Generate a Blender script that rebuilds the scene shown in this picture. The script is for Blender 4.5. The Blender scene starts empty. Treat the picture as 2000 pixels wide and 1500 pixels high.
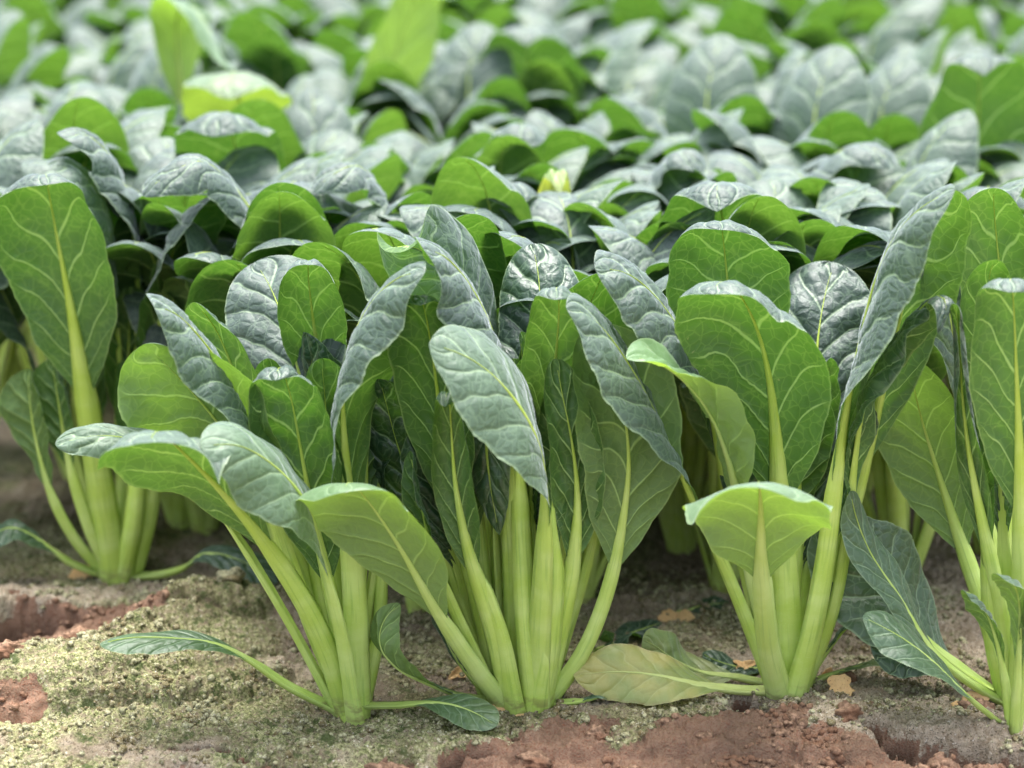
import bpy, math, random
import numpy as np
from mathutils import Vector
sc = bpy.context.scene
COL = sc.collection
R = math.radians

# ------------------------------------------------------------------ camera
F_PX = 2000 * 85 / 36.0          # focal length in photo pixels (2000 wide)
CAM_H, CAM_D, PITCH = 0.600, 1.471, R(14.71)
cam_d = bpy.data.cameras.new("camera"); cam = bpy.data.objects.new("camera", cam_d); COL.objects.link(cam)
cam_d.lens = 85; cam_d.sensor_width = 36; cam_d.clip_start = 0.05; cam_d.clip_end = 500
cam.location = (0, -CAM_D, CAM_H); cam.rotation_euler = (math.pi / 2 - PITCH, 0, 0)
cam_d.dof.use_dof = True; cam_d.dof.focus_distance = 1.545; cam_d.dof.aperture_fstop = 4.8
sc.camera = cam
# ------------------------------------------------------------------ world, light, exposure
SUN_EL, SUN_AZ = R(80), R(8)
w = bpy.data.worlds.new("World"); sc.world = w; w.use_nodes = True
nt = w.node_tree; bg = nt.nodes["Background"]
sky = nt.nodes.new("ShaderNodeTexSky"); sky.sky_type = 'NISHITA'; sky.sun_disc = False
sky.sun_elevation = SUN_EL; sky.sun_rotation = SUN_AZ; sky.dust_density = 4.0; sky.air_density = 1.0; sky.ozone_density = 1.0
hs = nt.nodes.new('ShaderNodeHueSaturation'); hs.inputs['Saturation'].default_value = .52     # overcast: a nearly white sky
nt.links.new(sky.outputs[0], hs.inputs['Color']); nt.links.new(hs.outputs[0], bg.inputs[0]); bg.inputs[1].default_value = 0.108
sun_d = bpy.data.lights.new("sun", 'SUN'); sun_d.energy = 1.5; sun_d.angle = R(45); sun_d.color = (1, .98, .95)
sun = bpy.data.objects.new("sun", sun_d); COL.objects.link(sun)
sdir = Vector((math.sin(SUN_AZ) * math.cos(SUN_EL), math.cos(SUN_AZ) * math.cos(SUN_EL), math.sin(SUN_EL)))
sun.rotation_euler = sdir.to_track_quat('Z', 'Y').to_euler()
sc.view_settings.view_transform = 'Standard'; sc.view_settings.look = 'None'
sc.view_settings.exposure = 2.45; sc.view_settings.gamma = 1
try:
    sc.cycles.max_bounces = 8; sc.cycles.diffuse_bounces = 4; sc.cycles.transmission_bounces = 6
except Exception: pass

# ------------------------------------------------------------------ helpers
def ray(px, py):
    a = (px - 1000) / F_PX; b = (750 - py) / F_PX
    c, s = math.cos(PITCH), math.sin(PITCH)
    return np.array([a, c + b * s, -s + b * c])
def at(px, py, Y):                       # point of the vertical plane y=Y seen at a photo pixel
    d = ray(px, py); k = (Y + CAM_D) / d[1]
    return np.array([d[0] * k, Y, CAM_H + d[2] * k])
def ground_at(px, py, z=0.0):
    d = ray(px, py); k = (z - CAM_H) / d[2]
    return np.array([d[0] * k, -CAM_D + d[1] * k, z])
def project(p):
    c, s = math.cos(PITCH), math.sin(PITCH)
    x, y, z = p[0], p[1] + CAM_D, p[2] - CAM_H
    f = y * c - z * s; u = y * s + z * c
    return 1000 + F_PX * x / f, 750 - F_PX * u / f

def hash2(ix, iy, seed):
    h = (ix.astype(np.int64) * 374761393 + iy.astype(np.int64) * 668265263 + seed * 2246822519) & 0xFFFFFFFF
    h = ((h ^ (h >> 13)) * 1274126177) & 0xFFFFFFFF
    h = (h ^ (h >> 16)) & 0xFFFFFF
    return h / float(0xFFFFFF)
def vnoise(x, y, seed=0):
    ix = np.floor(x); iy = np.floor(y); fx = x - ix; fy = y - iy
    fx = fx * fx * fx * (fx * (fx * 6 - 15) + 10); fy = fy * fy * fy * (fy * (fy * 6 - 15) + 10)
    ix = ix.astype(np.int64); iy = iy.astype(np.int64)
    a = hash2(ix, iy, seed); b = hash2(ix + 1, iy, seed); c = hash2(ix, iy + 1, seed); d = hash2(ix + 1, iy + 1, seed)
    return (a + (b - a) * fx) * (1 - fy) + (c + (d - c) * fx) * fy
def fbm(x, y, seed=0, oct=4, gain=.5):
    t = 0; amp = 1; n = 0
    x, y = .8 * x - .6 * y, .6 * x + .8 * y
    for o in range(oct):
        t = t + amp * (vnoise(x, y, seed + o) * 2 - 1); n += amp; amp *= gain
        x, y = 2.03 * (.755 * x - .656 * y) + 17.3, 2.03 * (.656 * x + .755 * y) - 9.1
    return t / n
def sstep(a, b, x):
    t = np.clip((x - a) / (b - a), 0, 1); return t * t * (3 - 2 * t)

def grid_mesh(name, P, uvs=None, smooth=True, closed=False, cols=None, flip=False):
    """P: (m,n,3) grid -> mesh; closed wraps the second axis. uvs: list of (name, per-loop getter)"""
    m, n = P.shape[:2]
    idx = np.arange(m * n).reshape(m, n)
    if closed: idx = np.concatenate([idx, idx[:, :1]], 1)
    a = idx[:-1, :-1]; b = idx[:-1, 1:]; c = idx[1:, 1:]; d = idx[1:, :-1]
    F = np.stack([a, d, c, b] if flip else [a, b, c, d], -1).reshape(-1, 4)
    me = bpy.data.meshes.new(name)
    me.vertices.add(m * n); me.vertices.foreach_set("co", P.reshape(-1).astype(np.float32))
    me.loops.add(F.size); me.loops.foreach_set("vertex_index", F.reshape(-1).astype(np.int32))
    me.polygons.add(len(F)); me.polygons.foreach_set("loop_start", (np.arange(len(F)) * 4).astype(np.int32))
    try: me.polygons.foreach_set("loop_total", np.full(len(F), 4, np.int32))
    except Exception: pass
    me.polygons.foreach_set("use_smooth", np.ones(len(F), bool) if smooth else np.zeros(len(F), bool))
    for nm, arr in (uvs or []):
        l = me.uv_layers.new(name=nm); l.data.foreach_set("uv", arr.reshape(-1).astype(np.float32))
    for nm, arr in (cols or []):
        ca = me.color_attributes.new(nm, 'FLOAT_COLOR', 'POINT'); ca.data.foreach_set("color", arr.reshape(-1).astype(np.float32))
    me.update(calc_edges=True)
    return me

def link(name, me, mat=None, parent=None):
    o = bpy.data.objects.new(name, me); COL.objects.link(o)
    if mat is not None and me is not None and not me.materials: me.materials.append(mat)
    if parent is not None: o.parent = parent
    return o
def tag(o, label=None, cat=None, group=None, kind=None):
    if label: o['label'] = label
    if cat: o['category'] = cat
    if group: o['group'] = group
    if kind: o['kind'] = kind
    return o

# ------------------------------------------------------------------ materials
class NT:
    def __init__(s, name):
        s.m = bpy.data.materials.new(name); s.m.use_nodes = True; s.t = s.m.node_tree
        s.t.nodes.clear(); s.out = s.n('ShaderNodeOutputMaterial')
    def n(s, typ, **kw):
        n = s.t.nodes.new(typ)
        for k, v in kw.items(): setattr(n, k, v)
        return n
    def l(s, a, b): s.t.links.new(a, b)
    def put(s, sock, v):
        if hasattr(v, 'is_output'): s.l(v, sock)
        elif v is not None: sock.default_value = v
    def math(s, op, a, b=None, c=None, clamp=False):
        n = s.n('ShaderNodeMath', operation=op); n.use_clamp = clamp
        s.put(n.inputs[0], a); s.put(n.inputs[1], b)
        if c is not None: s.put(n.inputs[2], c)
        return n.outputs[0]
    def mix(s, f, a, b, blend='MIX'):
        n = s.n('ShaderNodeMix', data_type='RGBA', blend_type=blend)
        s.put(n.inputs['Factor'], f)
        s.put(n.inputs[6], a if hasattr(a, 'is_output') else (*a, 1)); s.put(n.inputs[7], b if hasattr(b, 'is_output') else (*b, 1))
        return n.outputs[2]
    def rng(s, v, a, b, c=0., d=1., smooth=True):
        n = s.n('ShaderNodeMapRange'); n.interpolation_type = 'SMOOTHSTEP' if smooth else 'LINEAR'
        for i, x in enumerate((v, a, b, c, d)): s.put(n.inputs[i], x)
        return n.outputs[0]
    def noise(s, vec, scale, detail=3, rough=.5, dist=0):
        n = s.n('ShaderNodeTexNoise'); s.put(n.inputs['Vector'], vec); n.inputs['Scale'].default_value = scale
        n.inputs['Detail'].default_value = detail; n.inputs['Roughness'].default_value = rough; n.inputs['Distortion'].default_value = dist
        return n.outputs[0]

def leaf_material():
    b = NT('leaf_blade')
    uq = b.n('ShaderNodeUVMap', uv_map='vein'); um = b.n('ShaderNodeUVMap', uv_map='size')
    sq = b.n('ShaderNodeSeparateXYZ'); b.l(uq.outputs[0], sq.inputs[0])
    q, v = sq.outputs[0], sq.outputs[1]
    info = b.n('ShaderNodeObjectInfo'); oc = b.n('ShaderNodeSeparateColor'); b.l(info.outputs['Color'], oc.inputs[0])
    pale, yellow, bloom = oc.outputs[0], oc.outputs[1], oc.outputs[2]     # per leaf: young pale / yellowing / waxy bloom
    av = b.math('ABSOLUTE', v)
    d = b.math('PINGPONG', q, 0.5)
    wdt = b.rng(av, 0., 1., .075, .02, False)
    vein = b.math('SUBTRACT', 1., b.rng(d, b.math('MULTIPLY', wdt, .25), wdt))
    vein = b.math('MULTIPLY', vein, b.rng(av, .75, 1., 1., .0))
    # small vein network
    nz = b.n('ShaderNodeTexNoise'); b.l(um.outputs[0], nz.inputs['Vector']); nz.inputs['Scale'].default_value = 90
    wv = b.n('ShaderNodeVectorMath', operation='MULTIPLY_ADD'); b.l(nz.outputs['Color'], wv.inputs[0]); wv.inputs[1].default_value = (.006, .006, 0); b.l(um.outputs[0], wv.inputs[2])
    vo = b.n('ShaderNodeTexVoronoi', feature='DISTANCE_TO_EDGE'); b.l(wv.outputs[0], vo.inputs['Vector']); vo.inputs['Scale'].default_value = 135
    net = b.math('SUBTRACT', 1., b.rng(vo.outputs[0], 0.0, .075))
    vo2 = b.n('ShaderNodeTexVoronoi', feature='DISTANCE_TO_EDGE'); b.l(wv.outputs[0], vo2.inputs['Vector']); vo2.inputs['Scale'].default_value = 420
    net2 = b.math('SUBTRACT', 1., b.rng(vo2.outputs[0], 0.0, .10))
    big = b.noise(um.outputs[0], 28, 3); fine = b.noise(um.outputs[0], 900, 2)
    # relief (bulging cells, sunk veins)
    cell = b.rng(vo.outputs[0], 0, .38, 0, 1)
    h = b.math('MULTIPLY', cell, .55)
    h = b.math('ADD', h, b.math('MULTIPLY', b.rng(d, 0, .18), .9))
    h = b.math('ADD', h, b.math('MULTIPLY', b.rng(vo2.outputs[0], 0, .3), .10))
    h = b.math('ADD', h, b.math('MULTIPLY', fine, .05))
    bp = b.n('ShaderNodeBump'); b.put(bp.inputs['Strength'], b.math('SUBTRACT', .52, b.math('MULTIPLY', b.math('MAXIMUM', pale, yellow), .45, clamp=True))); bp.inputs['Distance'].default_value = .0019; b.l(h, bp.inputs['Height'])
    bpu = b.n('ShaderNodeBump'); bpu.inputs['Strength'].default_value = .45; bpu.inputs['Distance'].default_value = .0014; b.l(h, bpu.inputs['Height'])
    # upper face
    dark = b.mix(big, (.008, .032, .014), (.018, .058, .024))
    wax = b.mix(bloom, dark, (.050, .080, .070))
    top = b.mix(pale, wax, (.15, .27, .11))
    top = b.mix(b.math('MULTIPLY', vein, .55), top, (.34, .46, .27))
    top = b.mix(b.math('MULTIPLY', net, .24), top, (.24, .36, .22))
    rim = b.math('MULTIPLY', b.rng(av, .95, .995), .45); top = b.mix(rim, top, (.40, .52, .28))
    # lower face
    und = b.mix(big, (.046, .108, .024), (.090, .175, .048))
    und = b.mix(pale, und, (.28, .38, .16))
    und = b.mix(b.math('MULTIPLY', vein, .75), und, (.40, .56, .20))
    und = b.mix(b.math('MULTIPLY', net, .16), und, (.26, .42, .10))
    und = b.mix(rim, und, (.42, .54, .20))
    und = b.mix(b.rng(b.noise(um.outputs[0], 260, 2), .72, .78, 0, .6), und, (.36, .34, .14))
    yel = b.mix(b.rng(big, .38, .62), (.36, .43, .10), (.62, .53, .13)); yel = b.mix(b.math('MULTIPLY', b.rng(av, .86, 1.), b.rng(fine, .35, .6)), yel, (.40, .26, .08))
    ytop = b.mix(yellow, top, yel); yund = b.mix(yellow, und, yel)
    tcol = b.mix(yellow, b.mix(b.math('MULTIPLY', pale, .9), b.mix(b.math('MULTIPLY', b.math('MAXIMUM', net, vein), .35), (.085, .215, .018), (.24, .40, .06)), (.38, .58, .05)), (.75, .62, .08))
    geo = b.n('ShaderNodeNewGeometry'); back = geo.outputs['Backfacing']   # two-sided leaf: lower face differs
    p = b.n('ShaderNodeBsdfPrincipled'); b.l(ytop, p.inputs['Base Color'])
    b.l(b.mix(0, (0, 0, 0), (0, 0, 0)), p.inputs['Emission Color']); p.inputs['Emission Strength'].default_value = 0
    b.put(p.inputs['Roughness'], b.rng(bloom, 0, 1, .34, .60, False)); p.inputs['Specular IOR Level'].default_value = .8
    b.put(p.inputs['Sheen Weight'], b.math('MULTIPLY', bloom, .6)); p.inputs['Sheen Roughness'].default_value = .35
    p.inputs['Sheen Tint'].default_value = (.85, .93, 1, 1)
    b.l(bp.outputs[0], p.inputs['Normal'])
    p2 = b.n('ShaderNodeBsdfPrincipled'); b.l(yund, p2.inputs['Base Color']); p2.inputs['Roughness'].default_value = .5
    p2.inputs['Specular IOR Level'].default_value = .35; b.l(bpu.outputs[0], p2.inputs['Normal'])
    tr = b.n('ShaderNodeBsdfTranslucent'); b.l(tcol, tr.inputs[0])
    m1 = b.n('ShaderNodeMixShader'); b.l(back, m1.inputs[0]); b.l(p.outputs[0], m1.inputs[1]); b.l(p2.outputs[0], m1.inputs[2])
    m2 = b.n('ShaderNodeMixShader'); b.put(m2.inputs[0], b.rng(pale, 0, 1, .27, .40, False)); b.l(m1.outputs[0], m2.inputs[1]); b.l(tr.outputs[0], m2.inputs[2])
    b.l(m2.outputs[0], b.out.inputs[0])
    return b.m

def stalk_material():
    b = NT('leaf_stalk')
    um = b.n('ShaderNodeUVMap', uv_map='size'); sq = b.n('ShaderNodeSeparateXYZ'); b.l(um.outputs[0], sq.inputs[0])
    info = b.n('ShaderNodeObjectInfo'); oc = b.n('ShaderNodeSeparateColor'); b.l(info.outputs['Color'], oc.inputs[0])
    mp = b.n('ShaderNodeMapping'); b.l(um.outputs[0], mp.inputs[0]); mp.inputs['Scale'].default_value = (900, 22, 1)
    st = b.noise(mp.outputs[0], 1, 3); blot = b.noise(um.outputs[0], 45, 3); sp = b.noise(um.outputs[0], 1400, 1)
    u = sq.outputs[1]
    low = b.mix(b.rng(blot, .35, .7), (.46, .62, .11), (.56, .70, .21))
    hi = b.mix(b.rng(blot, .35, .7), (.46, .60, .07), (.54, .66, .13))
    c = b.mix(b.rng(u, .10, .24), low, hi)
    c = b.mix(b.math('MULTIPLY', b.rng(st, .5, .72), .5), c, (.22, .40, .06))
    c = b.mix(b.math('MULTIPLY', b.rng(sp, .62, .75), .3), c, (.62, .74, .36))
    c = b.mix(b.math('MULTIPLY', oc.outputs[0], .45), c, (.58, .66, .36))
    c = b.mix(b.math('MULTIPLY', b.rng(u, .012, .024, 1, 0), b.rng(b.noise(um.outputs[0], 160, 4), .45, .65, 0, .55)), c, (.16, .095, .055))
    c = b.mix(oc.outputs[1], c, (.62, .64, .26))
    p = b.n('ShaderNodeBsdfPrincipled'); b.l(c, p.inputs['Base Color']); p.inputs['Roughness'].default_value = .42
    p.inputs['Specular IOR Level'].default_value = .4
    bp = b.n('ShaderNodeBump'); bp.inputs['Strength'].default_value = .5; bp.inputs['Distance'].default_value = .0012
    b.l(b.math('ADD', st, b.math('MULTIPLY', sp, .3)), bp.inputs['Height']); b.l(bp.outputs[0], p.inputs['Normal'])
    tr = b.n('ShaderNodeBsdfTranslucent'); b.l(c, tr.inputs[0])
    m2 = b.n('ShaderNodeMixShader'); m2.inputs[0].default_value = .22; b.l(p.outputs[0], m2.inputs[1]); b.l(tr.outputs[0], m2.inputs[2])
    b.l(m2.outputs[0], b.out.inputs[0])
    return b.m

def soil_material():
    b = NT('soil_surface')
    at_ = b.n('ShaderNodeVertexColor', layer_name='soil'); s = b.n('ShaderNodeSeparateColor'); b.l(at_.outputs[0], s.inputs[0])
    crust, moss, hole_shade = s.outputs[0], s.outputs[1], s.outputs[2]
    tc = b.n('ShaderNodeTexCoord').outputs['Object']
    n1 = b.noise(tc, 60, 5, .6); n2 = b.noise(tc, 260, 4, .65); n3 = b.noise(tc, 900, 3, .6); n4 = b.noise(tc, 420, 4, .7)
    red = b.mix(n1, (.13, .082, .056), (.34, .215, .145))
    red = b.mix(b.rng(n3, .45, .7), red, (.20, .085, .050))
    grey = b.mix(n2, (.16, .115, .075), (.50, .41, .29))
    cr = b.mix(b.rng(n2, .38, .62), grey, (.42, .35, .26))
    green = b.mix(b.rng(n4, .35, .65), (.080, .095, .030), (.42, .42, .20))
    cr = b.mix(b.math('MULTIPLY', moss, b.rng(n2, .30, .58)), cr, green)
    cr = b.mix(b.rng(n4, .60, .70), cr, (.72, .67, .58))
    cr = b.mix(b.rng(n3, .55, .68), cr, (.035, .034, .018))
    c = b.mix(b.rng(b.math('ADD', crust, b.math('MULTIPLY', b.math('SUBTRACT', n2, .5), 1.5)), .36, .64), red, cr)
    c = b.mix(b.rng(b.noise(tc, 18, 4), .40, .62, 0, .45), c, b.mix(1, (0, 0, 0), (.085, .060, .040)))
    c = b.mix(b.math('MULTIPLY', b.math('MULTIPLY', moss, crust), b.rng(b.noise(tc, 75, 5, .65), .54, .64, 0, .8)), c, (.045, .070, .018))
    c = b.mix(b.math('MULTIPLY', hole_shade, .7), c, (.030, .019, .013))  # shade inside holes and cracks, painted into the soil colour
    p = b.n('ShaderNodeBsdfPrincipled'); b.l(c, p.inputs['Base Color']); p.inputs['Roughness'].default_value = .92; p.inputs['Specular IOR Level'].default_value = .15
    bp = b.n('ShaderNodeBump'); bp.inputs['Strength'].default_value = 1; bp.inputs['Distance'].default_value = .0022
    b.l(b.math('ADD', n2, b.math('MULTIPLY', n3, .6)), bp.inputs['Height']); b.l(bp.outputs[0], p.inputs['Normal'])
    b.l(p.outputs[0], b.out.inputs[0]); return b.m
def crumb_material(name, c1, c2, c3):
    b = NT(name); tc = b.n('ShaderNodeTexCoord').outputs['Object']
    n1 = b.noise(tc, 330, 4); n2 = b.noise(tc, 1100, 3, .6)
    c = b.mix(b.rng(n1, .35, .65), c1, c2); c = b.mix(b.rng(b.noise(tc, 40, 3), .48, .60, 0, .75), c, (c1[0] * 1.25, c1[1] * 1.0, c1[2] * .9)); c = b.mix(b.rng(n2, .55, .7), c, c3)
    p = b.n('ShaderNodeBsdfPrincipled'); b.l(c, p.inputs['Base Color']); p.inputs['Roughness'].default_value = .95; p.inputs['Specular IOR Level'].default_value = .1
    bp = b.n('ShaderNodeBump'); bp.inputs['Distance'].default_value = .0012; b.l(n2, bp.inputs['Height']); b.l(bp.outputs[0], p.inputs['Normal'])
    b.l(p.outputs[0], b.out.inputs[0]); return b.m
def dry_material():
    b = NT('dry_leaf'); tc = b.n('ShaderNodeTexCoord').outputs['Object']
    n1 = b.noise(tc, 90, 4); n2 = b.noise(tc, 700, 3)
    c = b.mix(n1, (.66, .40, .16), (.80, .58, .30)); c = b.mix(b.rng(n2, .58, .72), c, (.40, .20, .08))
    p = b.n('ShaderNodeBsdfPrincipled'); b.l(c, p.inputs['Base Color']); p.inputs['Roughness'].default_value = .7
    bp = b.n('ShaderNodeBump'); bp.inputs['Distance'].default_value = .0008; b.l(n2, bp.inputs['Height']); b.l(bp.outputs[0], p.inputs['Normal'])
    tr = b.n('ShaderNodeBsdfTranslucent'); b.l(c, tr.inputs[0])
    m2 = b.n('ShaderNodeMixShader'); m2.inputs[0].default_value = .3; b.l(p.outputs[0], m2.inputs[1]); b.l(tr.outputs[0], m2.inputs[2])
    b.l(m2.outputs[0], b.out.inputs[0]); return b.m
M_LEAF, M_STALK, M_SOIL, M_DRY = leaf_material(), stalk_material(), soil_material(), dry_material()
M_RED = crumb_material('red_soil', (.15, .092, .06), (.35, .22, .145), (.24, .15, .10))
M_CRUST = crumb_material('crust_soil', (.13, .12, .06), (.44, .42, .25), (.62, .57, .47))

# ------------------------------------------------------------------ the soil
def soil_height(x, y, full=False):
    x = np.asarray(x, float); y = np.asarray(y, float)
    def g(px, py, rx, ry, rot=0.0):                       # blob placed on the ground; radii in metres
        c = ground_at(px, py); dx = x - c[0]; dy = y - c[1]; ca, sa = math.cos(rot), math.sin(rot)
        u = (dx * ca + dy * sa) / rx; v = (-dx * sa + dy * ca) / ry
        return np.exp(-(u * u + v * v))
    n = fbm(x * 14, y * 14, 3, 4); wob = fbm(x * 40, y * 40, 11, 4); 
    z = .004 * n + .0026 * wob + .0024 * np.abs(fbm(x * 75, y * 75, 15, 3))
    z = z + .030 * g(330, 1250, .050, .032, .35) + .018 * g(470, 1190, .05, .020) + .014 * g(120, 1350, .06, .035) + .014 * g(250, 1290, .02, .012)
    z = z + .010 * g(40, 1180, .05, .03) - .006 * g(560, 1330, .09, .06) + .008 * g(1180, 1395, .05, .03) + .010 * g(1640, 1400, .09, .04)
    G = g(150, 1340, .13, .055, .25) + .75 * g(400, 1215, .06, .022, .2) + .24 * fbm(x * 38, y * 38, 17, 4)
    z = z + .011 * sstep(.30, .50, G) + .008 * sstep(.58, .72, G) - .004 * sstep(.30, .36, G) * (1 - sstep(.36, .40, G))
    G2 = g(1150, 1440, .05, .02) + g(1640, 1440, .12, .03) + g(750, 1470, .10, .016) + .3 * fbm(x * 45, y * 45, 18, 4)
    z = z + .007 * sstep(.45, .55, G2)
    # where the algae crust has broken away to loose red soil
    wx = x + .012 * fbm(x * 25, y * 25, 31, 3); wy = y + .018 * fbm(x * 25, y * 25, 41, 3)
    def gm(px, py, rx, ry):
        c = ground_at(px, py); return np.exp(-(((wx - c[0]) / rx) ** 2 + ((wy - c[1]) / ry) ** 2))
    red = 1.5 * gm(60, 1255, .080, .070) + gm(200, 1215, .035, .030) + .8 * gm(250, 1245, .02, .02) + .9 * gm(20, 1400, .030, .02) + gm(560, 1530, .07, .014) + gm(830, 1515, .09, .018)
    red = red + 1.2 * gm(1130, 1500, .075, .034) + 1.15 * gm(1440, 1445, .055, .034) + 1.2 * gm(1600, 1520, .10, .036) + 1.2 * gm(1880, 1495, .09, .032) + .65 * gm(1690, 1390, .04, .014) + .75 * gm(1120, 1440, .025, .02) + .5 * gm(1300, 1500, .05, .02)
    red = red + .9 * gm(380, 1460, .030, .008) + .6 * gm(450, 1520, .2, .02)
    red = red * .80 + .30 * fbm(x * 60, y * 60, 51, 4)
    red_m = sstep(.40, .64, red)
    lump = fbm(x * 70, y * 70, 61, 5, .6); rid = 1 - np.abs(fbm(x * 45, y * 45, 71, 4))
    z = z + (1 - red_m) * (.0034 * fbm(x * 130, y * 130, 81, 4, .7) + .0014 * fbm(x * 420, y * 420, 83, 2)) 
    z = z - red_m * .006 + red_m * (.0075 * lump + .005 * (rid - .7) + .0022 * fbm(x * 260, y * 260, 85, 3, .6))
    # holes and cracks
    hole = np.zeros_like(x)
    for (px, py, rx, ry, dp) in ((75, 1208, .030, .022, .048), (10, 1225, .03, .018, .03), (150, 1198, .012, .008, .02), (1458, 1400, .0085, .010, .026), (1440, 1385, .006, .006, .016),
                                 (1850, 1462, .046, .012, .040), (1740, 1445, .02, .008, .025), (1960, 1475, .03, .012, .02), (985, 1462, .020, .0075, .022), (1025, 1440, .005, .012, .018), (925, 1490, .022, .006, .015),
                                 (425, 1462, .014, .0055, .018), (370, 1446, .014, .003, .010), (455, 1475, .006, .008, .016), (505, 1490, .006, .010, .013), (1205, 1345, .01, .006, .006), (590, 1500, .03, .005, .012)):
        c = ground_at(px, py); uu = np.sqrt(((wx - c[0]) / rx) ** 2 + ((wy - c[1]) / ry) ** 2) + .55 * fbm(x * 55, y * 55, 91, 5, .6)
        hm = 1 - sstep(.55, 1.12, uu); z = z - dp * hm; hole = np.maximum(hole, hm)
    if not full: return z
    moss = sstep(-.35, .35, 1.4 * fbm(x * 14 + 3, y * 14, 101, 3) + .9 * fbm(x * 45, y * 45, 111, 4) + .25 - 1.1 * sstep(.04, .28, x) + .55 * g(1050, 1420, .06, .02) + .6 * g(1250, 1420, .07, .02) + .8 * g(1600, 1500, .04, .015))
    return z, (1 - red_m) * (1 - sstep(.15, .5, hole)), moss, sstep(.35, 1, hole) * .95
def build_soil():
    def axis(a, b, step, far, ratio):
        core = list(np.arange(a, b, step)); lo = []; p, s = a, step
        while p > -far: s *= ratio; p -= s; lo.append(p)
        hi = []; p, s = b, step
        while p < far: s *= ratio; p += s; hi.append(p)
        return np.array(lo[::-1] + core + hi)
    xs = axis(-.40, .40, .00085, 40, 1.09)
    ys = axis(-.14, .30, .0011, 60, 1.09)
    X, Y = np.meshgrid(xs, ys)
    z, crust, moss, hole_shade = soil_height(X, Y, True)
    P = np.stack([X, Y, z], -1)
    C = np.stack([crust, moss, hole_shade, np.ones_like(z)], -1)
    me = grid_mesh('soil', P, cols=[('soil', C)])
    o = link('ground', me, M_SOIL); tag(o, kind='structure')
build_soil()
def gz(x, y): return float(soil_height(np.array([x]), np.array([y]))[0])

def lump_geo(rng, r, seed, n=10, m=7, rough=.35):
    th = np.linspace(0, 2 * math.pi, n, endpoint=False); ph = np.linspace(.02, math.pi - .02, m)
    T, Pp = np.meshgrid(th, ph)
    x = np.sin(Pp) * np.cos(T); y = np.sin(Pp) * np.sin(T); z = np.cos(Pp)
    k = 1 + rough * (vnoise(x * 1.6 + seed * 3.1 + 50, y * 1.6 + z * 1.9 + 50, seed) * 2 - 1) + rough * .5 * (vnoise(x * 4 + 50 + seed, y * 4 + z * 5 + 50, seed + 5) * 2 - 1)
    s = (1, rng.uniform(.7, 1), rng.uniform(.55, .85))
    return np.stack([x * k * r * s[0], y * k * r * s[1], z * k * r * s[2]], -1)

def scatter_crumbs(name, mat, n, seed, rmin, rmax, want_red):
    rng = random.Random(seed); npr = np.random.RandomState(seed)
    N = n * 4
    xs = npr.uniform(-.38, .38, N); ys = npr.uniform(-.13, .26, N)
    z, crust, moss, hole_shade = soil_height(xs, ys, True)
    keep = ((crust < .5) if want_red else (crust > .5)) & (vnoise(xs * 30, ys * 30, seed) > npr.uniform(.25, .75, N))
    xs, ys, z = xs[keep][:n], ys[keep][:n], z[keep][:n]
    V = []; Fc = []; off = 0
    protos = [lump_geo(rng, 1, k + 1, 7, 5) for k in range(8)]
    m_, n_ = protos[0].shape[:2]
    idx = np.arange(m_ * n_).reshape(m_, n_); idx = np.concatenate([idx, idx[:, :1]], 1)
    F0 = np.stack([idx[:-1, :-1], idx[1:, :-1], idx[1:, 1:], idx[:-1, 1:]], -1).reshape(-1, 4)
    for i in range(len(xs)):
        r = rmin + (rmax - rmin) * rng.random() ** 3.5; a = rng.uniform(0, 6.28)
        p = protos[rng.randrange(8)].reshape(-1, 3) * r
        q = np.stack([p[:, 0] * math.cos(a) - p[:, 1] * math.sin(a) + xs[i], p[:, 0] * math.sin(a) + p[:, 1] * math.cos(a) + ys[i], p[:, 2] + z[i] + r * .25], -1)
        V.append(q); Fc.append(F0 + off); off += len(q)
    V = np.concatenate(V); Fc = np.concatenate(Fc)
    me = bpy.data.meshes.new(name); me.from_pydata(V.tolist(), [], Fc.tolist())
    me.polygons.foreach_set("use_smooth", np.ones(len(Fc), bool)); me.update()
    o = link(name, me, mat); tag(o, kind='stuff'); return o
c_ = scatter_crumbs('red_soil_crumbs', M_RED, 7500, 5, .0004, .0036, True); c_['label'] = 'loose reddish brown soil crumbs around the broken crust'; c_['category'] = 'soil crumbs'
c_ = scatter_crumbs('crust_soil_crumbs', M_CRUST, 14000, 6, .0005, .0030, False); c_['label'] = 'tiny greenish grey crumbs covering the algae crusted soil'; c_['category'] = 'soil crumbs'

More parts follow.
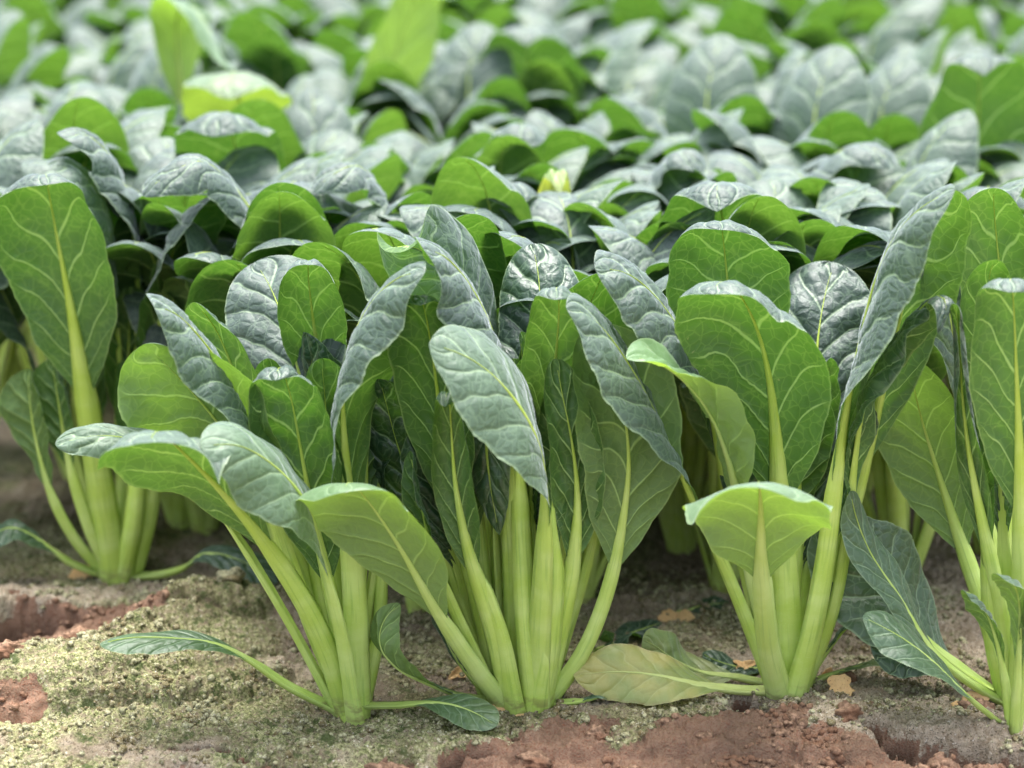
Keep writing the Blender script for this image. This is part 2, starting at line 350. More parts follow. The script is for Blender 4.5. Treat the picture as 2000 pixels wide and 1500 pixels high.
# ------------------------------------------------------------------ leaves
def spline(pts, n=160):
    P = np.array(pts, float)
    A = np.vstack([2 * P[0] - P[1], P, 2 * P[-1] - P[-2]])
    out = []
    segs = len(P) - 1; per = 24
    for i in range(segs):
        p0, p1, p2, p3 = A[i], A[i + 1], A[i + 2], A[i + 3]
        # centripetal Catmull-Rom
        t0 = 0; t1 = t0 + max(np.linalg.norm(p1 - p0), 1e-6) ** .5; t2 = t1 + max(np.linalg.norm(p2 - p1), 1e-6) ** .5; t3 = t2 + max(np.linalg.norm(p3 - p2), 1e-6) ** .5
        t = np.linspace(t1, t2, per, endpoint=(i == segs - 1))[:, None]
        A1 = (t1 - t) / (t1 - t0) * p0 + (t - t0) / (t1 - t0) * p1
        A2 = (t2 - t) / (t2 - t1) * p1 + (t - t1) / (t2 - t1) * p2
        A3 = (t3 - t) / (t3 - t2) * p2 + (t - t2) / (t3 - t2) * p3
        B1 = (t2 - t) / (t2 - t0) * A1 + (t - t0) / (t2 - t0) * A2
        B2 = (t3 - t) / (t3 - t1) * A2 + (t - t1) / (t3 - t1) * A3
        out.append((t2 - t) / (t2 - t1) * B1 + (t - t1) / (t2 - t1) * B2)
    C = np.vstack(out)
    L = np.r_[0, np.cumsum(np.linalg.norm(np.diff(C, axis=0), axis=1))]
    u = np.linspace(0, L[-1], n)
    C = np.stack([np.interp(u, L, C[:, k]) for k in range(3)], -1)
    for _ in range(22):
        C[1:-1] = .25 * C[:-2] + .5 * C[1:-1] + .25 * C[2:]
    return C, L[-1]
def lerp_rows(A, t):
    n = len(A) - 1; x = np.clip(t, 0, 1) * n; i = np.minimum(x.astype(int), n - 1); f = (x - i)[:, None]
    return A[i] * (1 - f) + A[i + 1] * f
def unit(v): return v / np.maximum(np.linalg.norm(v, axis=-1, keepdims=True), 1e-9)

def leaf_meshes(pts, W, phi, roll=(0, 0), b=.42, cup=35, wave=.10, sa=1.5, sb=.52, sw=1., seed=0, res=(56, 25), pucker=1., asym=0., fold=0., nv=6.5, stalk_end=.97, edge=0.):
    """pts: midrib in 3D, base to tip. W: full blade width. phi: compass direction the leaf arches to (0 = towards the camera).
       cup: degrees the margins bend away from the upper face; fold: V-fold towards the upper face."""
    rng = random.Random(seed)
    C, L = spline(pts)
    T = unit(np.gradient(C, axis=0))
    S0 = np.array([math.cos(R(phi)), math.sin(R(phi)), 0.])
    S = unit(S0[None] - T * (T @ S0)[:, None]); N = np.cross(T, S)
    tt = np.linspace(0, 1, len(C)); rr = np.radians(roll[0] + (roll[1] - roll[0]) * sstep(b * .5, 1, tt))[:, None]
    S, N = S * np.cos(rr) + N * np.sin(rr), N * np.cos(rr) - S * np.sin(rr)
    nu, nvv = res
    x = np.linspace(0, 1, nu); s = 1 - (1 - x) ** 1.55
    s = np.clip(s, 0, 1)
    t = b + (1 - b) * s
    Cb, Tb, Sb, Nb = (lerp_rows(A, t) for A in (C, T, S, N)); Sb, Nb, Tb = unit(Sb), unit(Nb), unit(Tb)
    smax = sa / (sa + sb); norm = smax ** sa * (1 - smax) ** sb
    sb = sb + .08; smax = sa / (sa + sb); norm = smax ** sa * (1 - smax) ** sb
    shp = np.maximum(s, 1e-4) ** sa * np.maximum(1 - s, 0) ** sb / norm
    shp = shp + .045 * np.sin(math.pi * np.clip(s / .5, 0, 1))       # narrow wings down the stalk
    ph1, ph2 = rng.uniform(0, 9), rng.uniform(0, 9)
    V = np.linspace(-1, 1, nvv)
    Vw = np.sign(V) * np.abs(V) ** .9
    SS, VV = np.meshgrid(s, Vw, indexing='ij')
    side_w = np.where(VV > 0, 1 + asym, 1 - asym)
    marg = 1 + .05 * fbm(SS * 5 + ph1, np.sign(VV) * 3 + 9, seed % 53, 3) + .03 * np.sin(SS * 17 + np.sign(VV) * 2 + ph1) + .018 * np.sin(SS * 41 + ph2 + VV * 2) + .008 * np.sin(SS * 140 + ph1)
    HW = W * .5 * shp[:, None] * side_w * marg
    l = VV * HW
    k = R(cup) / (W * .5) * (.35 + 1.9 * SS ** 1.5)                                              # bend per metre across
    ks = np.maximum(np.abs(k), 1e-4); kl = ks * np.abs(l)
    a_side = np.sin(kl) / ks * np.sign(l); a_nrm = -(1 - np.cos(kl)) / ks * (1 if cup >= 0 else -1)
    a_nrm = a_nrm + math.tan(R(fold)) * np.abs(l)
    a_nrm = a_nrm + edge * W * (np.abs(VV) ** 4) * shp[:, None]
    # waves of the margin, blisters between the veins
    wv = 1.5 * wave * W * .5 * (np.abs(VV) ** 1.8) * (np.sin(SS * 11 + ph1 + np.where(VV > 0, 0, 2.1)) * .6 + np.sin(SS * 23 + ph2 + np.where(VV > 0, 1, 0)) * .35) * shp[:, None]
    qn = .05 * fbm(SS * 4 + 7, VV * 2 + ph1, seed % 97, 2)
    qv = (SS - .30 * np.abs(VV) ** .85 * (1 - .35 * SS) + qn) * nv
    Lb = L * (1 - b)
    def pucker_h(qq):
        f = qq - np.floor(qq); dv = np.minimum(f, 1 - f)
        return sstep(0, .34, dv)
    offs = np.where(VV > 0, 0, .45)
    cl = fbm(l / .011 + 40, SS * Lb / .011 + seed % 31, seed % 89, 2); cl2 = fbm(l / .0045 + 90, SS * Lb / .0045, seed % 71, 2); cl3 = fbm(l / .03 + 10, SS * Lb / .03 + seed % 13, seed % 61, 2)
    fade = np.clip(np.abs(VV) * 6, 0, 1) * np.clip(shp[:, None] * 1.4, 0, 1) * (1 - .6 * np.abs(VV) ** 3)
    hgt = pucker * (.0015 * pucker_h(qv + offs) + .0011 * cl + .0005 * cl2) * fade + .0035 * cl3 * np.clip(shp[:, None], 0, 1) * (.35 + np.abs(VV)) * (.5 + wave * 4)
    nn = a_nrm + wv + hgt
    rwb = (.0061 * sw * (1 - s) ** 2.6 + .0006)[:, None]; hgt = hgt * np.clip((np.abs(l) - rwb) / .004, 0, 1)
    P = Cb[:, None] + Sb[:, None] * a_side[..., None] + Nb[:, None] * nn[..., None]
    # per-loop uvs (own vein phase on each side of the midrib)
    idx = np.arange(nu * nvv).reshape(nu, nvv)
    a_, b_, c_, d_ = idx[:-1, :-1], idx[:-1, 1:], idx[1:, 1:], idx[1:, :-1]
    Fi = np.stack([a_, d_, c_, b_], -1).reshape(-1, 4)
    fv = VV.reshape(-1)[Fi].mean(1)
    q_l = qv.reshape(-1)[Fi] + np.where(fv > 0, 0, .45)[:, None]
    uv1 = np.stack([q_l, VV.reshape(-1)[Fi]], -1)
    uv2 = np.stack([l.reshape(-1)[Fi] + (seed % 10) * .37, (SS * Lb).reshape(-1)[Fi] + .5], -1)
    # face order: normal must be +N (upper side): T x S = N; grid rows run along T, columns along S -> flip
    blade = grid_mesh('leaf', P, uvs=[('vein', uv1[:, :, :]), ('size', uv2)], flip=True)
    # stalk with midrib
    m = max(24, int(nu * .8)); ring = 14 if nu > 30 else 8
    ts = np.linspace(0, stalk_end, m)
    Cs, Ts, Ss, Ns = (lerp_rows(A, ts) for A in (C, T, S, N)); Ss, Ns = unit(Ss), unit(Ns)
    rw0 = .0059 * sw * rng.uniform(.9, 1.08)
    sb_ = np.clip((ts - b) / (1 - b), 0, 1)
    rw = rw0 * (1.06 - .26 * np.clip(ts / max(b, .01), 0, 1) ** .8) * (1 - sb_) ** 2.6 + .0006 * (1 - sb_)
    rw = rw * (1 + .10 * np.exp(-(ts / .08) ** 2)) + .0001
    rt_lo = rw * (.62 + .25 * sb_)
    an = np.linspace(0, 2 * math.pi, ring, endpoint=False)
    ca, sa_ = np.cos(an), np.sin(an)
    up = np.clip(sa_, 0, 1); dn = np.clip(-sa_, 0, 1)
    open_ = (1 - sb_) ** .6
    yy = -dn[None] ** .9 * rt_lo[:, None] + up[None] * (.00055 * (1 - sb_[:, None]) + .0006 * (sb_[:, None] > 0)) + (ca[None] ** 2) * (rw * .38 * np.clip(1 - sb_ * 2.2, 0, 1))[:, None] - 0.0002
    ribs = 1 + .07 * np.cos(an * 7 + ph1)[None] * np.clip(1 - sb_ * 1.5, 0, 1)[:, None]
    Pst = Cs[:, None] + Ss[:, None] * (rw[:, None] * ca[None] * ribs)[..., None] + Ns[:, None] * (yy * ribs)[..., None]
    idx = np.arange(m * ring).reshape(m, ring); idx = np.concatenate([idx, idx[:, :1]], 1)
    aw = np.concatenate([np.tile(np.arange(ring), (m, 1)), np.full((m, 1), ring)], 1) / ring * .03
    al = np.tile((ts * L)[:, None], (1, ring + 1))
    U = np.stack([aw + (seed % 10) * .1, al], -1)
    uv = np.stack([U[:-1, :-1], U[:-1, 1:], U[1:, 1:], U[1:, :-1]], -2).reshape(-1, 4, 2)
    stalk = grid_mesh('stalk', Pst, uvs=[('size', uv)], closed=True)
    return blade, stalk

def add_leaf(plant, color=(0, 0, .6), label=None, **kw):
    """pts already in the plant's own coordinates"""
    bl, st = leaf_meshes(**kw)
    lf = link('leaf', bl, M_LEAF, plant); lf.color = (*color, 1)
    sk = link('stalk', st, M_STALK, lf); sk.color = (*color, 1)
    if label: lf['label'] = label
    return lf

class Plant:
    """a plant whose leaves are given by the midrib's photo pixels plus centimetres in front of its base"""
    def __init__(s, px, py, label, group='leafy green plants growing in rows', z=None, seed=1):
        p = ground_at(px, py, 0.0)
        if z is None: z = gz(p[0], p[1])
        s.o = p; s.o[2] = z
        s.e = bpy.data.objects.new('leafy_green_plant', None); COL.objects.link(s.e)
        s.e.empty_display_size = .02; s.e.location = tuple(p)
        tag(s.e, label, 'leafy vegetable', group); s.k = seed * 100; s.seed = seed; s.by = py
    def leaf(s, pts, W, phi=0, **kw):
        """pts (px, py, cm towards camera); the first point is replaced by the base ring. W in photo px at this depth"""
        s.k += 7
        sc_ = F_PX / ((s.o[1] + CAM_D) * math.cos(PITCH) + (CAM_H - .15) * math.sin(PITCH))
        Q = [at(x, y, s.o[1] - d * .01) for (x, y, d) in pts]
        if abs(phi) < 16 and len(pts) >= 6 and pts[-1][2] - pts[-2][2] > .7:      # spoon: the rounded tip only nods forward
            Q = Q[:-1] + [Q[-2] * .15 + Q[-1] * .85]; kw['sb'] = kw.get('sb', .52) + .06; kw['cup'] = kw.get('cup', 35) * 1.2
        below = Q[0] - unit((Q[1] - Q[0])) * .012
        Q = [below] + Q
        Q = [q - s.o for q in Q]
        kw.setdefault('seed', s.k)
        color = kw.pop('color', (0.0, 0.0, .62)); label = kw.pop('label', None)
        jr = random.Random(s.k); c = tuple(min(1, max(0, v + jr.uniform(-.05, .05))) if i != 1 or v > 0 else v for i, v in enumerate(color))
        return add_leaf(s.e, c, label, pts=Q, W=W / sc_, phi=phi, **kw)

GLOSS = (0., 0., .12)        # hardly any bloom, dark and shiny
WAX = (0., 0., .85)
PALE = (.55, 0., .6)

# ---- plant A: left of the front row
A = Plant(682, 1376, 'front left leafy green plant with low whitish leaves reaching left and pale stalks', seed=1)
A.leaf([(672,1372,1.2),(612,1215,3),(505,1045,5.2),(410,935,6.8),(352,878,8.2),(318,846,10),(300,846,12.4),(292,868,15)], 275, -14, b=.42, cup=30, roll=(0,4), wave=.16, sw=1.25, color=(.12,0,.75), sa=1.5, sb=.42, label='low leaf with crumpled grey top and bright green underside')
A.leaf([(690,1374,2),(668,1240,3.2),(632,1090,4.8),(600,985,6.5),(530,905,8.5),(460,868,10),(392,872,11)], 215, -72, b=.36, cup=38, roll=(0,-42), wave=.07, sw=1.35, color=(.35,0,1), pucker=.45, sb=.6, label='whitish low leaf drooping to the left')
A.leaf([(652,1374,.5),(560,1205,1),(455,1035,1.5),(380,935,2),(300,872,2.5),(200,850,3),(108,868,3.5)], 110, -86, b=.45, cup=25, roll=(0,-32), wave=.05, sw=.95, color=(.3,0,.95))
A.leaf([(640,1378,.6),(560,1338,1.6),(490,1290,2),(425,1258,2.2),(330,1246,2.6),(250,1246,3),(195,1258,3.2)], 95, -88, b=.36, cup=18, roll=(0,-6), wave=.03, sw=.75, pucker=.35, color=(.3,0,.25), label='thin dark leaf lying out to the left above the soil')
A.leaf([(664,1372,-.6),(610,1180,-1.5),(535,1010,-1),(465,880,.2),(405,800,.8),(318,705,1.4),(282,672,2)], 290, -22, b=.44, cup=22, roll=(0,10), wave=.12, sw=1.1, color=(.25,0,0.1), pucker=1.3, sa=1.2, sb=.42, label='round glossy leaf showing its blistered light green underside')
A.leaf([(672,1370,-.3),(600,1200,-.5),(545,1040,-.3),(500,880,.5),(462,770,1.5),(400,670,3),(338,608,4.6),(300,598,5.8)], 225, -52, b=.46, cup=38, roll=(0,-38), wave=.08, sw=1.35, color=WAX, pucker=1.3, label='dark puckered leaf arching up and to the left')
A.leaf([(690,1368,-2),(655,1150,-3),(615,900,-4),(592,760,-5.2),(562,650,-7),(528,560,-9),(498,512,-11)], 240, 172, b=.50, cup=8, roll=(0,-6), wave=.06, sw=1., color=(.08,0,1), pucker=1.5, sa=1.1, sb=.42, label='broad upright leaf turning its grey upper face to the front')
A.leaf([(690,1372,.5),(650,1180,1),(612,1010,1.5),(588,880,1.8),(568,775,2.3),(552,722,3.2),(542,718,4.6),(538,748,5.8)], 190, -6, b=.34, cup=34, wave=.08, sw=.95, color=(0,0,.5), pucker=1.7, sa=1.0, sb=.5, label='narrow leaf with strong pale side veins on its green underside')
A.leaf([(700,1372,.8),(698,1200,1.2),(686,1040,1.6),(674,900,2),(668,770,2.5),(688,660,3),(735,578,4),(790,535,5),(830,532,5.6)], 265, 52, b=.36, cup=44, roll=(0,36), wave=.08, sw=1.75, color=(.05,0,.6), sa=1.1, sb=.55, label='tall leaf on a thick pale stalk bending over to the right')
A.leaf([(700,1370,-2),(670,1050,-5),(640,800,-6.5),(615,650,-6),(602,540,-5),(602,504,-3.5),(602,520,-1.8)], 165, 4, b=.52, cup=40, wave=.05, color=(0,0,.7))
A.leaf([(712,1374,0),(738,1250,-.8),(746,1150,-1.5),(742,1000,-2.5),(735,850,-3),(728,740,-2.5),(722,690,-1)], 90, 25, b=.5, cup=60, wave=.1, sw=.7, color=GLOSS, pucker=2)
A.leaf([(718,1378,1.2),(780,1377,2),(842,1372,3),(890,1378,4),(935,1396,5),(970,1418,5.8)], 82, 70, b=.34, cup=12, roll=(0,32), wave=.04, sw=.55, pucker=.35, color=(.4,0.08,.15), label='small leaf lying on the soil with a yellow tip')
A.leaf([(676,1372,-1),(620,1150,-2.5),(560,1010,-3),(520,900,-3),(470,760,-3.2),(420,640,-3),(380,590,-2)], 150, -30, b=.48, cup=30, color=GLOSS, sw=1.5)
A.leaf([(690,1370,-1.5),(660,1200,-3),(640,1050,-4.2),(650,900,-5),(680,780,-5),(720,700,-4)], 160, 60, b=.35, cup=30, color=GLOSS, pucker=1.8)

# ---- plant B and plant C: the touching pair in the middle
B = Plant(985, 1371, 'left plant of the touching pair in the middle, pale stalks fanning to the left', seed=2)
B.leaf([(975,1368,1.5),(905,1275,3.2),(838,1170,5),(785,1075,6.2),(735,1000,7),(697,953,8),(678,942,9.6),(672,962,11)], 255, -28, b=.34, cup=26, roll=(0,6), wave=.04, sw=1.15, color=(.62,0,.55), pucker=.45, sa=1.25, sb=.42, label='pale rounded leaf leaning left, underside to the front')
B.leaf([(968,1370,.5),(900,1358,1.2),(835,1335,2),(775,1305,2.6),(742,1262,2.6),(748,1215,2),(780,1178,1.2)], 100, -80, b=.20, cup=-20, roll=(0,40), wave=.05, sw=.7, color=(.45,0,.3), sa=1., sb=.6, label='twisted low leaf curling up at the left')
B.leaf([(980,1368,.8),(935,1180,1),(893,1010,1),(868,880,1.2),(855,770,1.4),(840,660,1.8),(826,590,2.6),(818,574,4),(822,600,5.2)], 165, -12, b=.42, cup=22, wave=.06, sw=1.1, color=(.02,0,.15), sa=1., sb=.48, label='upright leaf with a dark rolled rim and glossy green underside')
B.leaf([(992,1370,1.6),(962,1230,2.8),(915,1080,3.8),(890,950,4.4),(882,850,4.8),(878,785,5.4),(872,762,6.6),(868,800,7.8)], 100, -8, b=.40, cup=55, wave=.08, sw=1.15, color=(.05,0,.3), sa=.9, sb=.5)
B.leaf([(998,1366,-.5),(1000,1100,-2),(985,900,-2),(965,830,-.8),(950,850,.4),(955,930,1),(975,1045,1.2)], 95, -20, b=.62, cup=20, wave=.03, sw=.8, color=(.25,0,.2), sb=.8, sa=.8, label='limp leaf hanging tip down between the stalks')
B.leaf([(1004,1370,1),(1000,1200,.8),(992,1020,.5),(988,880,.2),(984,760,.2),(960,640,.8),(910,545,2),(862,495,3.4),(828,488,4.6)], 245, -56, b=.50, cup=40, roll=(0,-34), wave=.06, sw=1.2, color=WAX, sa=1.2, label='tall arching leaf, whitish on top, its tip pointing left')
B.leaf([(985,1366,-2),(950,1100,-4),(925,850,-5),(908,690,-5.5),(895,600,-5.2),(862,520,-4.2),(800,478,-2.6),(752,490,-1)], 225, -150, b=.50, cup=35, roll=(0,0), wave=.05, sw=1.1, color=WAX, sa=1.1)
B.leaf([(1005,1366,-1.5),(1020,1050,-3),(1045,800,-4),(1056,640,-5.2),(1052,540,-6.8),(1040,476,-8.8)], 200, 172, b=.52, cup=30, wave=.04, sw=.9, color=(0,0,.35), pucker=1.6, sa=1., sb=.42, label='broad dark leaf standing upright with a domed tip')
B.leaf([(960,1366,-1),(890,1180,-1.5),(825,1000,-1.5),(780,880,-1.2),(755,790,-.6),(742,740,.4)], 170, 168, b=.42, cup=18, wave=.05, sw=.9, color=(0,0,.05), pucker=1.0, sa=.9, sb=.55, label='dark shiny leaf in the shade of the left plant')
B.leaf([(980,1368,-.3),(925,1200,-.5),(872,1040,-.4),(840,920,-.2),(822,830,.2)], 120, -150, b=.45, cup=30, wave=.06, sw=.95, color=(0,0,.15), pucker=1.6)
B.leaf([(970,1368,1.2),(920,1260,2),(870,1150,2.6),(838,1050,3),(815,950,3.2),(800,880,3)], 70, -60, b=.5, cup=40, sw=1.05, color=GLOSS)
B.leaf([(1000,1369,1.8),(978,1250,2.6),(945,1150,3),(905,1050,3.2),(890,960,3)], 60, -60, b=.6, cup=40, sw=1.5, color=GLOSS)
B.leaf([(960,1367,.3),(900,1300,.8),(868,1240,.8),(850,1180,.2),(840,1120,-1)], 100, 120, b=.25, cup=10, sw=.6, color=(.1,0,.4))
C = Plant(1052, 1372, 'right plant of the touching pair in the middle, broad pale upright stalks', seed=3)
C.leaf([(1048,1372,1.5),(1052,1250,2.5),(1060,1110,3.6),(1068,980,4.8),(1056,880,5.8),(1020,800,6.8),(960,730,7.6),(900,690,8.2),(838,672,8.6)], 250, -68, b=.44, cup=22, roll=(0,-50), wave=.05, sw=1.65, color=(.22,0,1), pucker=.45, sa=1.2, sb=.62, label='large smooth silvery leaf drooping left across the stalks')
C.leaf([(1058,1368,-.5),(1068,1150,-1),(1072,950,-1),(1075,820,-.6),(1085,700,0),(1092,610,.8),(1090,562,2),(1086,562,3.4),(1082,590,4.6)], 150, 0, b=.46, cup=36, wave=.06, sw=1., color=(.1,0,.8), sa=1.1, sb=.45, label='small hooded leaf with a pale rim')
C.leaf([(1062,1371,1.2),(1090,1250,1.8),(1118,1110,2.2),(1128,980,2.4),(1118,870,2.6),(1098,770,2.4),(1085,700,2)], 125, 12, b=.44, cup=45, wave=.10, sw=1.05, color=(.02,0,.2), sa=.95, pucker=1.5)
C.leaf([(1072,1370,.8),(1140,1275,1.2),(1190,1150,1.4),(1216,1020,1.6),(1228,900,1.8),(1215,790,1.8),(1180,700,1.6),(1145,640,1.4)], 225, 18, b=.40, cup=24, wave=.04, sw=.95, color=(.30,0,.1), sa=1., sb=.5, label='dull green leaf with a curved stalk at the right of the pair')
C.leaf([(1052,1368,-1.5),(1062,1100,-3),(1075,900,-4),(1100,720,-4.5),(1150,600,-4.5),(1175,540,-3.5),(1185,530,-2)], 230, 20, b=.46, cup=25, wave=.05, color=(0,0,.4), sa=1.)
C.leaf([(1062,1370,.2),(1085,1200,-.4),(1112,1080,-1.2),(1150,960,-1.8),(1160,900,-2),(1170,800,-2)], 150, 40, b=.45, cup=40, wave=.1, sw=1.5, color=GLOSS, pucker=1.6)
C.leaf([(1056,1372,2),(1075,1240,2.8),(1082,1100,3),(1080,1000,2.6),(1080,900,1)], 60, 20, b=.6, cup=40, sw=1.4, color=GLOSS)
C.leaf([(1042,1372,2.),(1028,1240,2.4),(1020,1100,2),(1015,950,.5),(1010,800,-2),(1000,700,-3)], 120, 0, b=.6, cup=30, sw=1.25, color=GLOSS)
C.leaf([(1046,1372,-.5),(1045,1200,-.5),(1052,1050,-1.),(1080,950,-1.5),(1100,880,-1.8)], 90, 160, b=.4, cup=30, sw=.7, color=GLOSS, pucker=2)
C.leaf([(1066,1373,1),(1110,1372,1.6),(1160,1364,1.8),(1210,1350,1)], 50, 80, b=.5, cup=20, sw=.6, color=(.3,0,.3))

# ---- plant D: right of centre
D = Plant(1530, 1354, 'front right leafy green plant with a mushroom shaped low leaf in front', seed=4)
D.leaf([(1512,1350,.6),(1455,1205,1.2),(1395,1060,1.8),(1345,955,2.4),(1300,850,3),(1245,740,4),(1185,650,5),(1138,608,5.8),(1106,602,6.4)], 245, -62, b=.42, cup=26, roll=(0,-42), wave=.05, sw=.95, color=(.08,0,.9), sa=1.1, sb=.6, pucker=1.2, label='long bluish leaf sweeping to the upper left')
D.leaf([(1538,1353,1.2),(1535,1200,1.4),(1526,1050,1.6),(1518,900,1.8),(1506,760,2),(1485,660,2.4),(1455,590,3.2),(1425,552,4.6),(1400,552,6.2),(1392,575,7.4)], 300, -22, b=.40, cup=40, wave=.05, sw=1.6, color=(.02,0,.7), sa=1.05, sb=.5, label='large central leaf with a thick stalk and raised pale veins')
D.leaf([(1520,1354,2.4),(1500,1265,4.2),(1490,1165,6.2),(1486,1075,8),(1486,1010,9.4),(1484,958,11.2),(1482,941,13.6),(1481,944,15.6),(1480,954,17.2)], 290, -2, b=.42, cup=26, wave=.14, sw=1.15, color=(.5,0,1), pucker=.45, sa=1.15, sb=.46, asym=0.0, label='low mushroom shaped leaf, whitish above and lime green beneath')
D.leaf([(1556,1352,1.8),(1590,1220,2.2),(1615,1080,2.4),(1632,930,2.6),(1652,790,2.6),(1680,660,2.8),(1708,550,3.2),(1748,460,4.2),(1805,400,5.6),(1865,372,6.6)], 265, 56, b=.40, cup=40, roll=(0,34), wave=.06, sw=1.65, color=(.02,0,.85), sa=1.0, sb=.55, label='tallest leaf, leaning right with a whitish folded top')
D.leaf([(1562,1350,-.5),(1625,1150,-1),(1690,900,-1.2),(1738,700,-1),(1770,570,-.6),(1800,460,0),(1830,395,1.2),(1845,372,2.6)], 200, 22, b=.44, cup=30, wave=.07, sw=1.1, color=(0,0,.6), sa=1.1, sb=.45, pucker=1.5)
D.leaf([(1566,1352,.6),(1625,1200,.8),(1655,1040,1.2),(1668,900,1.6),(1690,780,2.2),(1740,680,3),(1800,600,4),(1840,570,5),(1852,600,6),(1830,650,6.8)], 130, 62, b=.40, cup=60, roll=(0,10), wave=.2, sw=1.0, color=(0,0,.35), sa=.9, sb=.6, pucker=1.8, label='dark twisted leaf curling over to the right')
D.leaf([(1548,1350,-2),(1572,1100,-4),(1585,880,-5),(1592,740,-5.8),(1600,640,-7.2),(1615,560,-9),(1630,512,-10.5)], 250, 176, b=.48, cup=14, wave=.07, sw=1.1, color=(0,0,.7), pucker=1.6, sa=1., sb=.45, label='wide leaf with a white midrib facing forward behind the centre stalk')
D.leaf([(1515,1350,-.6),(1465,1150,-1.2),(1420,950,-1.4),(1390,800,-.8),(1350,690,.2),(1290,590,1.6),(1220,530,3),(1162,525,4)], 245, -58, b=.46, cup=34, roll=(0,-44), wave=.05, sw=1.2, color=WAX, pucker=1.5, sa=1.15, sb=.55, label='dark arching leaf with a whitish crown left of the plant')
D.leaf([(1522,1352,.5),(1480,1180,1.4),(1448,1010,2.6),(1424,900,3.6),(1385,805,4.6),(1325,735,5.6),(1262,700,6.6),(1225,702,7.4)], 170, -58, b=.44, cup=-30, roll=(0,-10), wave=.16, sw=1.25, color=(.85,0,.5), pucker=2, sa=1., sb=.6, label='wilting leaf with a pale cream rolled edge')
D.leaf([(1535,1350,-1.5),(1490,1100,-3),(1455,900,-4),(1432,740,-4.6),(1425,600,-4.8),(1415,490,-4.4),(1408,432,-3),(1406,432,-1.6),(1404,452,-.4)], 270, -2, b=.50, cup=30, wave=.03, sw=1., color=(.02,0,.7), sa=1.1, sb=.42, label='round backlit leaf high behind the plant')
D.leaf([(1540,1352,-1),(1555,1150,-1.5),(1580,1000,-2),(1600,900,-2.2),(1610,800,-2)], 90, 170, b=.35, cup=40, sw=.8, color=(0,0,.5), pucker=2)
D.leaf([(1528,1353,.2),(1500,1200,.2),(1470,1050,0),(1445,900,-.4),(1420,790,-.4),(1400,755,.4)], 130, 160, b=.45, cup=40, sw=1.1, color=GLOSS, pucker=1.8)
D.leaf([(1510,1350,1.6),(1445,1348,2.2),(1370,1338,2.8),(1290,1320,3.2),(1210,1312,3.2),(1120,1318,3)], 125, -88, b=.30, cup=14, roll=(0,-64), wave=.03, sw=.8, color=(.4,.6,.6), sa=1.05, sb=.6, pucker=.6, label='yellow leaf lying on the soil to the left')
D.leaf([(1505,1336,-.5),(1435,1322,-1),(1370,1312,-1.2),(1320,1290,-1),(1280,1262,-.4),(1255,1248,.2)], 105, -75, b=.30, cup=20, roll=(0,-60), wave=.10, sw=.7, color=(.55,.25,.5), sa=.9, sb=.5, pucker=.7, label='folded yellowish green leaf behind the yellow one')
D.leaf([(1560,1345,-.5),(1620,1318,-.8),(1680,1300,-1),(1740,1284,-1),(1830,1292,-.6)], 75, 85, b=.25, cup=20, roll=(0,-20), wave=.05, sw=.6, color=(.5,.1,.5))
D.leaf([(1552,1352,0),(1600,1290,-.8),(1650,1230,-1.8),(1700,1190,-3)], 80, 70, b=.4, cup=25, sw=.8, color=(.1,0,.4))

# ---- plant E: cut by the right edge of the frame
E = Plant(1985, 1378, 'tall leafy green plant cut off by the right edge of the photo', seed=5)
E.leaf([(1975,1372,-1),(1925,1200,-3),(1870,1040,-5),(1825,900,-6),(1795,800,-6),(1780,730,-5),(1775,700,-4)], 210, -20, b=.42, cup=28, wave=.05, sw=1., color=(.3,0,.15), pucker=.45, sa=1.05, sb=.5, label='shaded dull leaf with a long thin stalk')
E.leaf([(1975,1372,1),(1955,1200,1.4),(1925,1050,1.6),(1895,900,1.8),(1880,780,2),(1875,680,2.2),(1868,610,2.8),(1862,590,4)], 80, -10, b=.38, cup=95, wave=.1, sw=1., color=(.1,0,.4), sa=.8, sb=.4, pucker=1.6, label='narrow rolled leaf standing upright')
E.leaf([(1990,1372,1.5),(1995,1200,2.4),(1995,1000,3.4),(1990,850,4.2),(1985,720,4.8),(1980,600,5.4),(1975,542,6.6),(1972,548,8),(1970,575,9)], 200, -4, b=.42, cup=34, wave=.04, sw=1.2, color=(.05,0,.8), sb=.45, sa=1., label='big bright green leaf touching the right edge')
E.leaf([(1990,1370,-1.5),(1975,1150,-3),(1950,900,-4),(1935,700,-4),(1930,580,-3.5),(1935,520,-2.5),(1950,505,-1.2)], 150, -10, b=.45, cup=36, wave=.05, color=(0,0,.8))
E.leaf([(1985,1370,-3),(1950,1100,-6),(1900,850,-7.5),(1870,700,-8),(1850,590,-7.5),(1840,530,-5.5),(1800,500,-3)], 190, -120, b=.5, cup=30, wave=.05, color=WAX)
E.leaf([(1995,1372,.2),(1975,1200,0),(1960,1050,-.4),(1955,900,-.6),(1965,800,-.4),(1975,720,0)], 110, 150, b=.46, cup=50, wave=.10, color=GLOSS, pucker=1.2, label='dark puckered leaf in the shade at the right edge')
E.leaf([(2000,1370,-3),(2000,1100,-6),(1980,800,-8),(1960,600,-9),(1945,450,-9),(1940,380,-7.5),(1945,365,-6)], 190, -15, b=.5, cup=30, wave=.05, color=(0,0,.8))
E.leaf([(1962,1372,1),(1890,1330,1),(1820,1270,.6),(1760,1170,.2),(1700,1080,0),(1672,1010,0),(1660,960,.4)], 110, -100, b=.30, cup=16, roll=(0,-35), wave=.05, sw=.8, pucker=.4, color=(.25,0,.35), sa=.9, label='long dark leaf leaning far to the left')
